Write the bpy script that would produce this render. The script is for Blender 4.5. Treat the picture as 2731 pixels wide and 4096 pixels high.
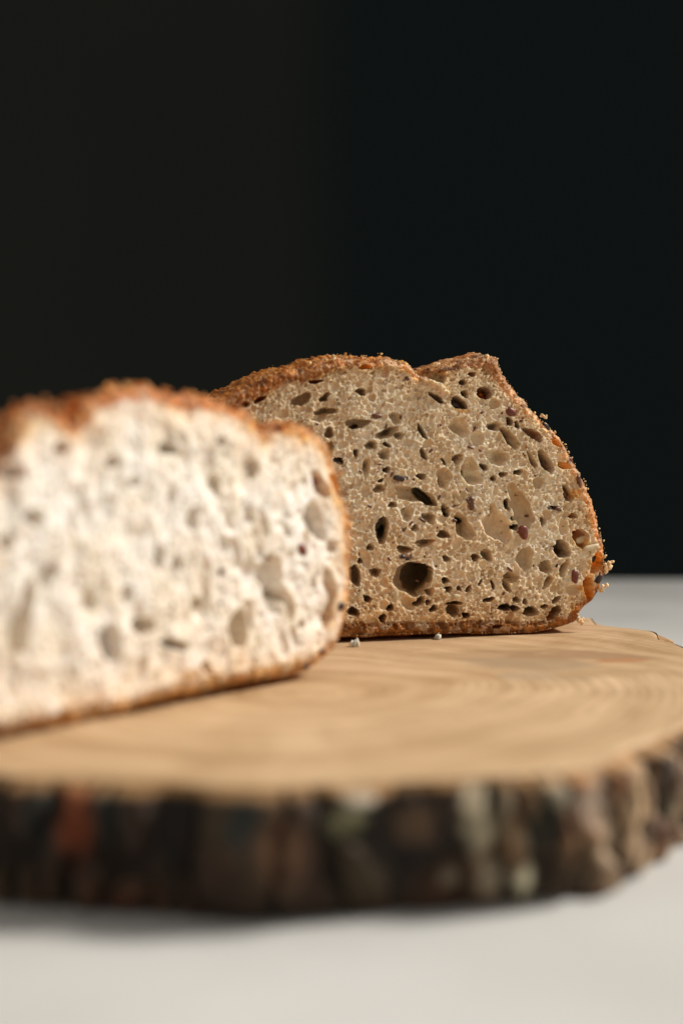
import bpy, math, random
import numpy as np
from mathutils import Vector

for o in list(bpy.data.objects):
    bpy.data.objects.remove(o)
SC = bpy.context.scene
COL = SC.collection
rng = np.random.default_rng(7)
random.seed(7)

# ------------------------------------------------------------------ camera
CAM_H = 0.0784          # metres above the table
PITCH = math.radians(2.03)
cam_d = bpy.data.cameras.new('camera')
cam = bpy.data.objects.new('camera', cam_d)
COL.objects.link(cam)
cam.location = (0, 0, CAM_H)
cam.rotation_euler = (math.pi / 2 - PITCH, 0, 0)
cam_d.sensor_fit = 'VERTICAL'
cam_d.sensor_height = 36
cam_d.lens = 50
cam_d.clip_start = 0.01
cam_d.clip_end = 20
cam_d.dof.use_dof = True
cam_d.dof.focus_distance = 0.452
cam_d.dof.aperture_fstop = 5.8
SC.camera = cam

# ------------------------------------------------------------------ light
world = bpy.data.worlds.new("World")
SC.world = world
world.use_nodes = True
bg = world.node_tree.nodes['Background']
bg.inputs[0].default_value = (1.0, 0.955, 0.885, 1)
bg.inputs[1].default_value = 0.36

def area(name, loc, target, sx, sy, power, col):
    l = bpy.data.lights.new(name, 'AREA')
    l.shape = 'RECTANGLE'; l.size = sx; l.size_y = sy
    l.energy = power; l.color = col
    o = bpy.data.objects.new(name, l); COL.objects.link(o)
    o.location = loc
    d = Vector(target) - Vector(loc)
    o.rotation_euler = d.to_track_quat('-Z', 'Y').to_euler()
    return o
# the window: to the right and a little behind the bread
area('window_light', (1.40, 0.70, 1.34), (-0.08, 0.16, 0.0), 0.40, 0.50, 6.1, (1.0, 0.945, 0.865)).data.spread = math.radians(58)

SC.view_settings.view_transform = 'Standard'
SC.view_settings.look = 'None'
SC.view_settings.gamma = 1
SC.view_settings.exposure = 0.0
SC.render.resolution_x = 682
SC.render.resolution_y = 1024
SC.render.engine = 'CYCLES'
SC.cycles.max_bounces = 8
SC.cycles.diffuse_bounces = 4

# ------------------------------------------------------------------ helpers
FPX = 50 / 36 * 4096
TOP = 0.0234            # top of the board

def ray(px, py):
    """direction through a pixel of the 2731x4096 photograph"""
    x = (px - 1365.5) / FPX; z = (2048 - py) / FPX
    c, s = math.cos(PITCH), math.sin(PITCH)
    return np.array([x, c + z * s, -s + z * c])

def on_height(px, py, h):
    d = ray(px, py); t = (h - CAM_H) / d[2]
    return np.array([d[0] * t, d[1] * t, h])

class Face:
    """vertical plane of a cut face: u along, w up, n outwards"""
    def __init__(s, a, b):
        s.o = a
        u = b - a; u[2] = 0; s.u = u / np.linalg.norm(u)
        s.w = np.array([0, 0, 1.0])
        s.n = np.array([s.u[1], -s.u[0], 0])
    def hit(s, px, py):
        d = ray(px, py); c = np.array([0, 0, CAM_H])
        t = np.dot(s.o - c, s.n) / np.dot(d, s.n)
        p = c + d * t - s.o
        return np.array([np.dot(p, s.u), p[2]])
    def world(s, a, b, depth):
        a = np.asarray(a); b = np.asarray(b); depth = np.asarray(depth)
        return (s.o[None, :] + a[:, None] * s.u + b[:, None] * s.w - depth[:, None] * s.n)
    def affine(s, px, py, rx, ry, ang):
        """image ellipse -> centre and 2x2 axes in the plane"""
        c = s.hit(px, py); t = math.radians(ang)
        e1 = s.hit(px + rx * math.cos(t), py + rx * math.sin(t)) - c
        e2 = s.hit(px - ry * math.sin(t), py + ry * math.cos(t)) - c
        return c, np.stack([e1, e2], 1)

def _hash(ix, iy, seed):
    h = (ix.astype(np.int64) * 374761393 + iy.astype(np.int64) * 668265263 + seed * 982451653) & 0x7fffffff
    h = ((h ^ (h >> 13)) * 1274126177) & 0x7fffffff
    h = (h ^ (h >> 16))
    return (h & 0xffff) / 65535.0

def vnoise(x, y, seed=0):
    xi = np.floor(x); yi = np.floor(y)
    fx = x - xi; fy = y - yi
    fx = fx * fx * (3 - 2 * fx); fy = fy * fy * (3 - 2 * fy)
    a = _hash(xi, yi, seed); b = _hash(xi + 1, yi, seed)
    c = _hash(xi, yi + 1, seed); d = _hash(xi + 1, yi + 1, seed)
    return (a + (b - a) * fx) * (1 - fy) + (c + (d - c) * fx) * fy      # 0..1

def box_blur(a, k):
    for ax in (0, 1):
        c = np.cumsum(np.concatenate([np.repeat(a.take([0], ax), k + 1, ax), a, np.repeat(a.take([-1], ax), k, ax)], ax), ax)
        n = a.shape[ax]
        a = (c.take(range(2 * k + 1, 2 * k + 1 + n), ax) - c.take(range(0, n), ax)) / (2 * k + 1)
    return a

def fbm(x, y, seed=0, oct=4, gain=0.5):
    r = 0; a = 1; t = 0
    for i in range(oct):
        r = r + a * (vnoise(x * 2 ** i + 17.3 * i, y * 2 ** i + 5.1 * i, seed + i) - 0.5); t += a; a *= gain
    return r / t * 2                                                   # -1..1

def mixc(a, b, t):
    t = np.clip(t, 0, 1)[..., None]
    return a * (1 - t) + b * t

def sstep(e0, e1, x):
    t = np.clip((x - e0) / (e1 - e0), 0, 1)
    return t * t * (3 - 2 * t)

def spline(pts, n):
    """closed Catmull-Rom through pts, n points equally spaced"""
    P = np.array(pts, float); out = []
    m = len(P)
    for i in range(m):
        p0, p1, p2, p3 = P[i - 1], P[i], P[(i + 1) % m], P[(i + 2) % m]
        t = np.linspace(0, 1, 24, endpoint=False)[:, None]
        out.append(0.5 * ((2 * p1) + (-p0 + p2) * t + (2 * p0 - 5 * p1 + 4 * p2 - p3) * t ** 2 + (-p0 + 3 * p1 - 3 * p2 + p3) * t ** 3))
    Q = np.concatenate(out); Q = np.concatenate([Q, Q[:1]])
    L = np.concatenate([[0], np.cumsum(np.linalg.norm(np.diff(Q, axis=0), axis=1))])
    s = np.linspace(0, L[-1], n, endpoint=False)
    return np.stack([np.interp(s, L, Q[:, k]) for k in range(Q.shape[1])], 1), L[-1]

def normals2(P):
    t = np.roll(P, -1, 0) - np.roll(P, 1, 0)
    t /= np.linalg.norm(t, axis=1)[:, None] + 1e-12
    n = np.stack([t[:, 1], -t[:, 0]], 1)
    area2 = np.sum(P[:, 0] * np.roll(P[:, 1], -1) - np.roll(P[:, 0], -1) * P[:, 1])
    return n if area2 > 0 else -n

def make_mesh(name, V, F, mat, parent=None, colors=None, smooth=True, extra=None):
    me = bpy.data.meshes.new(name)
    V = np.asarray(V, np.float32)
    if isinstance(F, np.ndarray):
        k = F.shape[1]; nf = len(F)
        me.vertices.add(len(V)); me.vertices.foreach_set('co', V.ravel())
        me.loops.add(nf * k); me.loops.foreach_set('vertex_index', F.astype(np.int32).ravel())
        me.polygons.add(nf); me.polygons.foreach_set('loop_start', np.arange(0, nf * k, k, dtype=np.int32))
        me.update(calc_edges=True)
    else:
        me.from_pydata([tuple(map(float, v)) for v in V], [], F)
    me.validate(); me.update()
    if colors is not None:
        a = me.color_attributes.new('tint', 'FLOAT_COLOR', 'POINT')
        c = np.ones((len(me.vertices), 4), np.float32); c[:, :3] = colors
        a.data.foreach_set('color', c.ravel())
    if smooth:
        me.polygons.foreach_set('use_smooth', np.ones(len(me.polygons), bool))
    if mat: me.materials.append(mat)
    o = bpy.data.objects.new(name, me); COL.objects.link(o)
    if parent: o.parent = parent
    return o

def strip_faces(nr, nc, closed=True, flip=False):
    i = np.arange(nr - 1)[:, None]; j = np.arange(nc if closed else nc - 1)[None, :]
    j2 = (j + 1) % nc
    f = np.stack([i * nc + j, i * nc + j2, (i + 1) * nc + j2, (i + 1) * nc + j], -1).reshape(-1, 4)
    return f[:, ::-1].copy() if flip else f

def empty(name, loc, label, cat, group=None):
    o = bpy.data.objects.new(name, None); COL.objects.link(o)
    o.empty_display_size = 0.02
    o.location = loc; o['label'] = label; o['category'] = cat
    if group: o['group'] = group
    return o

def keep(o, parent):                                    # vertices are in world space: undo the parent's offset
    o.parent = parent
    o.matrix_parent_inverse = parent.matrix_basis.inverted()
    return o

# ------------------------------------------------------------------ materials
def new_mat(name):
    m = bpy.data.materials.new(name); m.use_nodes = True
    nt = m.node_tree; b = nt.nodes['Principled BSDF']
    return m, nt, b

def N(nt, t, **kw):
    n = nt.nodes.new(t)
    for k, v in kw.items():
        if k.startswith('i_'): n.inputs[k[2:].replace('_', ' ')].default_value = v
        else: setattr(n, k, v)
    return n

def mat_crumb(name, sss, scale, bump=0.5, rough=0.75):
    m, nt, b = new_mat(name); L = nt.links.new
    at = N(nt, 'ShaderNodeVertexColor', layer_name='tint')
    tc = N(nt, 'ShaderNodeTexCoord')
    no = N(nt, 'ShaderNodeTexNoise', i_Scale=1500.0, i_Detail=3.0)
    no2 = N(nt, 'ShaderNodeTexNoise', i_Scale=350.0, i_Detail=4.0)
    L(tc.outputs['Object'], no.inputs['Vector']); L(tc.outputs['Object'], no2.inputs['Vector'])
    mp = N(nt, 'ShaderNodeMapRange'); mp.inputs[1].default_value = 0.3; mp.inputs[2].default_value = 0.7
    mp.inputs[3].default_value = 0.84; mp.inputs[4].default_value = 1.12
    L(no2.outputs[0], mp.inputs[0])
    mul = N(nt, 'ShaderNodeVectorMath', operation='SCALE')
    L(at.outputs[0], mul.inputs[0]); L(mp.outputs[0], mul.inputs['Scale'])
    L(mul.outputs[0], b.inputs['Base Color'])
    b.inputs['Roughness'].default_value = rough
    b.inputs['Specular IOR Level'].default_value = 0.3
    b.inputs['Subsurface Weight'].default_value = sss
    b.inputs['Subsurface Radius'].default_value = (1.0, 0.55, 0.28)
    b.inputs['Subsurface Scale'].default_value = scale
    bp = N(nt, 'ShaderNodeBump', i_Strength=bump, i_Distance=0.0004)
    L(no.outputs[0], bp.inputs['Height']); L(bp.outputs[0], b.inputs['Normal'])
    return m

def mat_crust(name):
    m, nt, b = new_mat(name); L = nt.links.new
    at = N(nt, 'ShaderNodeVertexColor', layer_name='tint')
    tc = N(nt, 'ShaderNodeTexCoord')
    no = N(nt, 'ShaderNodeTexNoise', i_Scale=900.0, i_Detail=5.0, i_Roughness=0.7)
    L(tc.outputs['Object'], no.inputs['Vector'])
    mp = N(nt, 'ShaderNodeMapRange'); mp.inputs[1].default_value = 0.3; mp.inputs[2].default_value = 0.7
    mp.inputs[3].default_value = 0.78; mp.inputs[4].default_value = 1.2
    L(no.outputs[0], mp.inputs[0])
    mul = N(nt, 'ShaderNodeVectorMath', operation='SCALE')
    L(at.outputs[0], mul.inputs[0]); L(mp.outputs[0], mul.inputs['Scale'])
    L(mul.outputs[0], b.inputs['Base Color'])
    b.inputs['Roughness'].default_value = 0.42
    bp = N(nt, 'ShaderNodeBump', i_Strength=0.8, i_Distance=0.0006)
    L(no.outputs[0], bp.inputs['Height']); L(bp.outputs[0], b.inputs['Normal'])
    tr = N(nt, 'ShaderNodeBsdfTranslucent')
    sat = N(nt, 'ShaderNodeVectorMath', operation='MULTIPLY'); sat.inputs[1].default_value = (1.2, 1.05, 0.8)
    L(mul.outputs[0], sat.inputs[0]); L(sat.outputs[0], tr.inputs[0])
    mx = N(nt, 'ShaderNodeMixShader'); mx.inputs[0].default_value = 0.45
    L(b.outputs[0], mx.inputs[1]); L(tr.outputs[0], mx.inputs[2])
    L(mx.outputs[0], nt.nodes['Material Output'].inputs[0])
    return m

def mat_seed(name, col, rough=0.35, var=0.35):
    m, nt, b = new_mat(name); L = nt.links.new
    tc = N(nt, 'ShaderNodeTexCoord')
    no = N(nt, 'ShaderNodeTexNoise', i_Scale=900.0, i_Detail=3.0)
    L(tc.outputs['Object'], no.inputs['Vector'])
    cr = N(nt, 'ShaderNodeValToRGB')
    cr.color_ramp.elements[0].position = 0.35; cr.color_ramp.elements[1].position = 0.65
    cr.color_ramp.elements[0].color = tuple(c * (1 - var) for c in col) + (1,)
    cr.color_ramp.elements[1].color = tuple(min(1, c * (1 + var)) for c in col) + (1,)
    L(no.outputs[0], cr.inputs[0]); L(cr.outputs[0], b.inputs['Base Color'])
    b.inputs['Roughness'].default_value = rough
    bp = N(nt, 'ShaderNodeBump', i_Strength=0.3, i_Distance=0.0003)
    L(no.outputs[0], bp.inputs['Height']); L(bp.outputs[0], b.inputs['Normal'])
    return m

M_CRUMB = mat_crumb('crumb_sharp', 0.30, 0.0034)
M_CRUMB2 = mat_crumb('crumb_front', 0.30, 0.0040)
M_CRUST = mat_crust('baked_crust')
M_SEED = {'brown': mat_seed('seed_brown', (0.13, 0.045, 0.018)),
          'dark': mat_seed('seed_dark', (0.035, 0.016, 0.014)),
          'red': mat_seed('seed_red', (0.17, 0.034, 0.012), 0.4),
          'pale': mat_seed('seed_pale', (0.66, 0.52, 0.32), 0.5, 0.12)}

# ------------------------------------------------------------------ table, walls
def mat_table():
    m, nt, b = new_mat('white_table'); L = nt.links.new
    tc = N(nt, 'ShaderNodeTexCoord')
    no = N(nt, 'ShaderNodeTexNoise', i_Scale=9.0, i_Detail=6.0)
    L(tc.outputs['Object'], no.inputs['Vector'])
    cr = N(nt, 'ShaderNodeValToRGB')
    cr.color_ramp.elements[0].position = 0.3; cr.color_ramp.elements[1].position = 0.7
    cr.color_ramp.elements[0].color = (0.47, 0.465, 0.445, 1); cr.color_ramp.elements[1].color = (0.60, 0.60, 0.585, 1)
    L(no.outputs[0], cr.inputs[0]); L(cr.outputs[0], b.inputs['Base Color'])
    n2 = N(nt, 'ShaderNodeTexNoise', i_Scale=700.0, i_Detail=2.0)
    L(tc.outputs['Object'], n2.inputs['Vector'])
    bp = N(nt, 'ShaderNodeBump', i_Strength=0.15, i_Distance=0.0003)
    L(n2.outputs[0], bp.inputs['Height']); L(bp.outputs[0], b.inputs['Normal'])
    b.inputs['Roughness'].default_value = 0.6
    return m

def box_verts(x0, x1, y0, y1, z0, z1, bev=0.0):
    import bmesh
    bm = bmesh.new()
    vs = [bm.verts.new(p) for p in [(x0, y0, z0), (x1, y0, z0), (x1, y1, z0), (x0, y1, z0), (x0, y0, z1), (x1, y0, z1), (x1, y1, z1), (x0, y1, z1)]]
    for f in [(3, 2, 1, 0), (4, 5, 6, 7), (0, 1, 5, 4), (1, 2, 6, 5), (2, 3, 7, 6), (3, 0, 4, 7)]:
        bm.faces.new([vs[i] for i in f])
    if bev: bmesh.ops.bevel(bm, geom=bm.edges[:], offset=bev, segments=3, affect='EDGES', profile=0.5)
    return bm

def box(name, dims, mat, bev=0.0, parent=None):
    bm = box_verts(*dims, bev)
    me = bpy.data.meshes.new(name); bm.to_mesh(me); bm.free()
    me.materials.append(mat)
    o = bpy.data.objects.new(name, me); COL.objects.link(o)
    if parent: o.parent = parent
    return o

t = box('table_top', (-0.95, 0.95, -0.45, 0.949, -0.03, 0.0), mat_table(), 0.004)
t['label'] = 'white table top under the wooden board, its far edge soft against the dark'
t['category'] = 'table'

def mat_wall(name, c1, c2, sc):
    m, nt, b = new_mat(name); L = nt.links.new
    tc = N(nt, 'ShaderNodeTexCoord')
    no = N(nt, 'ShaderNodeTexNoise', i_Scale=sc, i_Detail=5.0)
    L(tc.outputs['Object'], no.inputs['Vector'])
    cr = N(nt, 'ShaderNodeValToRGB')
    cr.color_ramp.elements[0].position = 0.3; cr.color_ramp.elements[1].position = 0.7
    cr.color_ramp.elements[0].color = c1 + (1,); cr.color_ramp.elements[1].color = c2 + (1,)
    L(no.outputs[0], cr.inputs[0]); L(cr.outputs[0], b.inputs['Base Color'])
    b.inputs['Roughness'].default_value = 0.95; b.inputs['Specular IOR Level'].default_value = 0.05
    return m
mw = mat_wall('wall_dark', (0.0205, 0.0232, 0.0198), (0.0255, 0.0282, 0.0240), 1.3)
nt = mw.node_tree; bs = nt.nodes['Principled BSDF']
left = bs.inputs['Base Color'].links[0].from_socket
tcn = N(nt, 'ShaderNodeTexCoord'); sx_ = N(nt, 'ShaderNodeSeparateXYZ'); nt.links.new(tcn.outputs['Object'], sx_.inputs[0])
wn = N(nt, 'ShaderNodeTexNoise', i_Scale=1.7, i_Detail=3.0); nt.links.new(tcn.outputs['Object'], wn.inputs['Vector'])
ad = N(nt, 'ShaderNodeMath', operation='MULTIPLY_ADD'); ad.inputs[1].default_value = 0.03
nt.links.new(wn.outputs[0], ad.inputs[0]); nt.links.new(sx_.outputs[0], ad.inputs[2])
mr_ = N(nt, 'ShaderNodeMapRange', interpolation_type='SMOOTHSTEP'); mr_.inputs[1].default_value = -0.095; mr_.inputs[2].default_value = 0.05
nt.links.new(ad.outputs[0], mr_.inputs[0])
mxw = N(nt, 'ShaderNodeMix', data_type='RGBA'); mxw.inputs['B'].default_value = (0.0115, 0.0165, 0.0172, 1)
nt.links.new(mr_.outputs[0], mxw.inputs['Factor']); nt.links.new(left, mxw.inputs['A']); nt.links.new(mxw.outputs[2], bs.inputs['Base Color'])
w1 = box('wall', (-3.0, 3.0, 2.2, 2.32, -0.8, 2.6), mw, 0.004)
w1['kind'] = 'structure'

# ------------------------------------------------------------------ the wooden board
def disp(pts):                                  # my readings are in a 1568-wide view of the photograph
    return [(x * 1.74171, y * 1.74171) for x, y in pts]

front_edge = [on_height(px, py, TOP)[:2] for px, py in disp([
    (-160, 1740), (0, 1773), (150, 1782), (300, 1790), (450, 1799), (600, 1803), (750, 1796), (900, 1790), (1050, 1783),
    (1200, 1775), (1330, 1762), (1400, 1738), (1450, 1714), (1500, 1694), (1568, 1664), (1650, 1620)])]
back_edge = [on_height(px, py, TOP)[:2] for px, py in disp([(1568, 1482), (1532, 1469), (1514, 1463), (1509, 1449), (1480, 1443), (1400, 1435), (1370, 1431), (1362, 1418), (1335, 1416)])]
mid_right = [np.array([0.0935, 0.335]), np.array([0.101, 0.385])]
rest = [np.array(p) for p in [(0.060, 0.515), (0.015, 0.525), (-0.040, 0.520), (-0.090, 0.500), (-0.130, 0.460), (-0.150, 0.410),
                              (-0.152, 0.360), (-0.138, 0.310), (-0.110, 0.275)]]
plan_pts = front_edge + mid_right + back_edge + rest
NB = 2200
plan, plen = spline(plan_pts, NB)
sarc = np.arange(NB) / NB
pn = normals2(plan)
Ku = 60
def pnoise(s, freq, seed, y=0.0):                 # periodic along the rim
    a = s * 2 * math.pi
    r = freq / (2 * math.pi)
    return fbm(50 + r * np.cos(a) + y, 50 + r * np.sin(a) + y * 0.7, seed, 3)
plan = plan + pn * (pnoise(sarc, 26, 3) * 0.0012 + pnoise(sarc, 110, 4) * 0.0003)[:, None]

board = empty('wooden_board', (-0.02, 0.385, 0.0), 'round slice of tree trunk with rough bark rim, used as a board under the bread', 'wooden board')

# wood face: concentric rings of vertices shrinking to a centre
ctr = np.array([-0.018, 0.385])
rings = np.concatenate([[1.0, 0.9985, 0.996, 0.992, 0.985], np.linspace(0.975, 0.02, 46)])
V = []; 
for k, r in enumerate(rings):
    p = ctr + (plan - ctr) * r
    rr = 1 - r
    z = TOP - 0.0011 * np.exp(-rr * 110) + fbm(p[:, 0] * 60, p[:, 1] * 60, 9, 3) * 0.00025
    V.append(np.concatenate([p, z[:, None]], 1))
V = np.concatenate(V + [np.array([[ctr[0], ctr[1], TOP]])])
F = strip_faces(len(rings), NB, True)
nl = (len(rings) - 1) * NB
fan = [(nl + j, nl + (j + 1) % NB, len(V) - 1) for j in range(NB)]
F = [tuple(f) for f in F.tolist()] + fan
def mat_wood():
    m, nt, b = new_mat('pale_wood'); L = nt.links.new
    tc = N(nt, 'ShaderNodeTexCoord')
    mapn = N(nt, 'ShaderNodeMapping'); pth = on_height(690 * 1.74171, 1585 * 1.74171, TOP); mapn.inputs['Location'].default_value = (-pth[0], -pth[1], 0)
    L(tc.outputs['Object'], mapn.inputs[0])
    # distortion of the growth rings
    n1 = N(nt, 'ShaderNodeTexNoise', i_Scale=9.0, i_Detail=2.5)
    L(mapn.outputs[0], n1.inputs['Vector'])
    sub = N(nt, 'ShaderNodeVectorMath', operation='SUBTRACT'); sub.inputs[1].default_value = (0.5, 0.5, 0.5)
    L(n1.outputs['Color'], sub.inputs[0])
    sc = N(nt, 'ShaderNodeVectorMath', operation='SCALE'); sc.inputs['Scale'].default_value = 0.045
    L(sub.outputs[0], sc.inputs[0])
    add = N(nt, 'ShaderNodeVectorMath', operation='ADD'); L(mapn.outputs[0], add.inputs[0]); L(sc.outputs[0], add.inputs[1])
    flat = N(nt, 'ShaderNodeVectorMath', operation='MULTIPLY'); flat.inputs[1].default_value = (1, 0.85, 0); L(add.outputs[0], flat.inputs[0])
    ln = N(nt, 'ShaderNodeVectorMath', operation='LENGTH'); L(flat.outputs[0], ln.inputs[0])
    def ringwave(freq, dist):
        nn = N(nt, 'ShaderNodeTexNoise', i_Detail=1.0); nn.noise_dimensions = '1D'; nn.inputs['Scale'].default_value = dist
        L(ln.outputs['Value'], nn.inputs['W'])
        mm = N(nt, 'ShaderNodeMath', operation='MULTIPLY_ADD'); mm.inputs[1].default_value = freq
        L(ln.outputs['Value'], mm.inputs[0])
        m3 = N(nt, 'ShaderNodeMath', operation='MULTIPLY'); m3.inputs[1].default_value = 14.0
        L(nn.outputs[0], m3.inputs[0]); L(m3.outputs[0], mm.inputs[2])
        fr = N(nt, 'ShaderNodeMath', operation='SINE'); L(mm.outputs[0], fr.inputs[0])
        return fr
    r1 = ringwave(2 * math.pi * 260, 70.0)        # about 2 mm apart
    r2 = ringwave(2 * math.pi * 80, 25.0)         # broad bands
    c0 = N(nt, 'ShaderNodeValToRGB')
    e = c0.color_ramp.elements
    e[0].position = 0.0; e[0].color = (0.32, 0.185, 0.075, 1); e[1].position = 1.0; e[1].color = (0.64, 0.445, 0.262, 1)
    mr = N(nt, 'ShaderNodeMapRange'); mr.inputs[1].default_value = -1; mr.inputs[2].default_value = 1
    L(r2.outputs[0], mr.inputs[0])
    n3 = N(nt, 'ShaderNodeTexNoise', i_Scale=24.0, i_Detail=8.0, i_Roughness=0.68, i_Distortion=0.8); L(mapn.outputs[0], n3.inputs['Vector'])
    am = N(nt, 'ShaderNodeMath', operation='MULTIPLY_ADD'); am.inputs[1].default_value = 0.24
    L(mr.outputs[0], am.inputs[0])
    a3 = N(nt, 'ShaderNodeMapRange'); a3.inputs[1].default_value = 0.3; a3.inputs[2].default_value = 0.7; a3.inputs[3].default_value = 0; a3.inputs[4].default_value = 0.78
    L(n3.outputs[0], a3.inputs[0]); L(a3.outputs[0], am.inputs[2]); L(am.outputs[0], c0.inputs[0])
    # fine ring lines
    mr1 = N(nt, 'ShaderNodeMapRange'); mr1.inputs[1].default_value = 0.2; mr1.inputs[2].default_value = 1.0; mr1.inputs[3].default_value = 1.0; mr1.inputs[4].default_value = 0.83
    L(r1.outputs[0], mr1.inputs[0])
    nm = N(nt, 'ShaderNodeTexNoise', i_Scale=22.0, i_Detail=2.0); L(mapn.outputs[0], nm.inputs['Vector'])
    nmr = N(nt, 'ShaderNodeMapRange'); nmr.inputs[1].default_value = 0.42; nmr.inputs[2].default_value = 0.62; L(nm.outputs[0], nmr.inputs[0])
    mk = N(nt, 'ShaderNodeMix', data_type='FLOAT'); mk.inputs[2].default_value = 1.0; L(nmr.outputs[0], mk.inputs[0]); L(mr1.outputs[0], mk.inputs[3])
    s1 = N(nt, 'ShaderNodeVectorMath', operation='SCALE'); L(c0.outputs[0], s1.inputs[0]); L(mk.outputs[0], s1.inputs['Scale'])
    # old grey-brown stains in the heartwood
    def blob(x, y, rx, ry, rot):
        mp = N(nt, 'ShaderNodeMapping'); mp.vector_type = 'TEXTURE'
        mp.inputs['Location'].default_value = (x, y, TOP); mp.inputs['Rotation'].default_value = (0, 0, rot); mp.inputs['Scale'].default_value = (rx, ry, 1)
        ad = N(nt, 'ShaderNodeVectorMath', operation='ADD'); L(tc.outputs['Object'], ad.inputs[0]); L(sc.outputs[0], ad.inputs[1])
        L(ad.outputs[0], mp.inputs[0])
        l2 = N(nt, 'ShaderNodeVectorMath', operation='LENGTH'); L(mp.outputs[0], l2.inputs[0])
        q = N(nt, 'ShaderNodeMapRange'); q.inputs[1].default_value = 0.7; q.inputs[2].default_value = 1.0; q.inputs[3].default_value = 1; q.inputs[4].default_value = 0
        L(l2.outputs['Value'], q.inputs[0]); return q
    col = s1
    for (x, y, rx, ry, rot, c, f) in STAINS:
        q = blob(x, y, rx, ry, rot)
        nn = N(nt, 'ShaderNodeTexNoise', i_Scale=160.0, i_Detail=4.0); L(tc.outputs['Object'], nn.inputs['Vector'])
        mm = N(nt, 'ShaderNodeMath', operation='MULTIPLY'); L(q.outputs[0], mm.inputs[0]); L(nn.outputs[0], mm.inputs[1])
        m4 = N(nt, 'ShaderNodeMath', operation='MULTIPLY'); m4.inputs[1].default_value = f * 2; m4.use_clamp = True; L(mm.outputs[0], m4.inputs[0])
        mx = N(nt, 'ShaderNodeMix', data_type='RGBA'); L(m4.outputs[0], mx.inputs['Factor'])
        L(col.outputs[2] if col.bl_idname == 'ShaderNodeMix' else col.outputs[0], mx.inputs['A']); mx.inputs['B'].default_value = c + (1,)
        col = mx
    L(col.outputs[2] if col.bl_idname == 'ShaderNodeMix' else col.outputs[0], b.inputs['Base Color'])
    b.inputs['Roughness'].default_value = 0.62
    # saw marks and fibre
    wv = N(nt, 'ShaderNodeTexNoise', i_Scale=1.0, i_Detail=4.0)
    mp2 = N(nt, 'ShaderNodeMapping'); mp2.inputs['Scale'].default_value = (300, 1400, 300); mp2.inputs['Rotation'].default_value = (0, 0, 0.5)
    L(tc.outputs['Object'], mp2.inputs[0]); L(mp2.outputs[0], wv.inputs['Vector'])
    hs = N(nt, 'ShaderNodeMath', operation='MULTIPLY_ADD'); hs.inputs[1].default_value = 0.35; L(r1.outputs[0], hs.inputs[0]); L(wv.outputs[0], hs.inputs[2])
    bp = N(nt, 'ShaderNodeBump', i_Strength=0.5, i_Distance=0.0004); L(hs.outputs[0], bp.inputs['Height']); L(bp.outputs[0], b.inputs['Normal'])
    return m
sp = lambda x, y: tuple(on_height(x * 1.74171, y * 1.74171, TOP)[:2])
STAINS = [sp(1185, 1518) + (0.018, 0.022, 0.3, (0.33, 0.225, 0.135), 0.75),
          sp(1290, 1500) + (0.030, 0.010, -0.2, (0.33, 0.20, 0.10), 0.95),
          sp(1215, 1555) + (0.016, 0.010, 0.0, (0.33, 0.24, 0.155), 0.6),
          sp(1400, 1512) + (0.012, 0.004, 0.3, (0.40, 0.19, 0.08), 0.9),
          sp(700, 1650) + (0.020, 0.012, 0.4, (0.47, 0.31, 0.17), 0.8),
          sp(1060, 1640) + (0.030, 0.006, 0.1, (0.50, 0.33, 0.19), 0.6),
          sp(900, 1470) + (0.030, 0.030, 0.1, (0.45, 0.29, 0.16), 0.55), sp(1350, 1545) + (0.022, 0.008, 0.5, (0.42, 0.27, 0.14), 0.9), sp(1100, 1500) + (0.012, 0.006, 0.2, (0.42, 0.27, 0.15), 0.9)]
wood = keep(make_mesh('wood_face', V, F, mat_wood()), board)

# bark: cellular plates with fissures
NV = 46
vv = np.linspace(0, 1, NV)
H_B = TOP - 0.0012
S = np.repeat(sarc[None, :], NV, 0); W = np.repeat(vv[:, None], NB, 1)
xs = S * plen * 1000; zs = W * H_B * 1000                 # millimetres
cells = np.stack([rng.uniform(0, plen * 1000, 230), rng.uniform(-6, H_B * 1000 + 6, 230)], 1)
def worley(x, y, pts, sx, sy, per):
    f1 = np.full(x.shape, 1e9); f2 = f1.copy(); idx = np.zeros(x.shape, int)
    for i, (cx, cy) in enumerate(pts):
        dx = np.abs(x - cx); dx = np.minimum(dx, per - dx) / sx
        d = np.sqrt(dx * dx + ((y - cy) / sy) ** 2)
        less = d < f1
        f2 = np.where(less, f1, np.minimum(f2, d)); idx = np.where(less, i, idx); f1 = np.minimum(f1, d)
    return f1, f2, idx
warp = fbm(xs / 9, zs / 9, 31, 3) * 3
f1, f2, idx = worley(xs + warp, zs + fbm(xs / 7, zs / 7, 32, 3) * 3, cells, 1.0, 3.6, plen * 1000)
crack = sstep(0.0, 2.4, f2 - f1)
plate = rng.uniform(-1, 1, len(cells))[idx]
rad = 0.0002 + 0.0040 * crack + 0.0014 * plate * crack + fbm(xs / 3, zs / 3, 33, 4) * 0.0012
rad += pnoise(S.ravel(), 18, 34).reshape(S.shape) * 0.0016
lowk = 0.5 + 0.4 * sstep(0.02, 0.05, np.repeat(plan[None, :, 0], NV, 0))
env = sstep(0, 0.10, 1 - W) * (lowk + (1 - lowk) * sstep(0, 0.35, W))
rad = (rad + 0.0012 * (lowk - 0.5)) * env - 0.0008 * (1 - sstep(0, 0.12, W))
P = plan[None, :, :] + pn[None, :, :] * rad[..., None]
P_x = np.repeat(plan[None, :, 0], NV, 0)
Zb = 0.0006 + W * H_B
Vb = np.concatenate([P, Zb[..., None]], -1).reshape(-1, 3)
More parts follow.
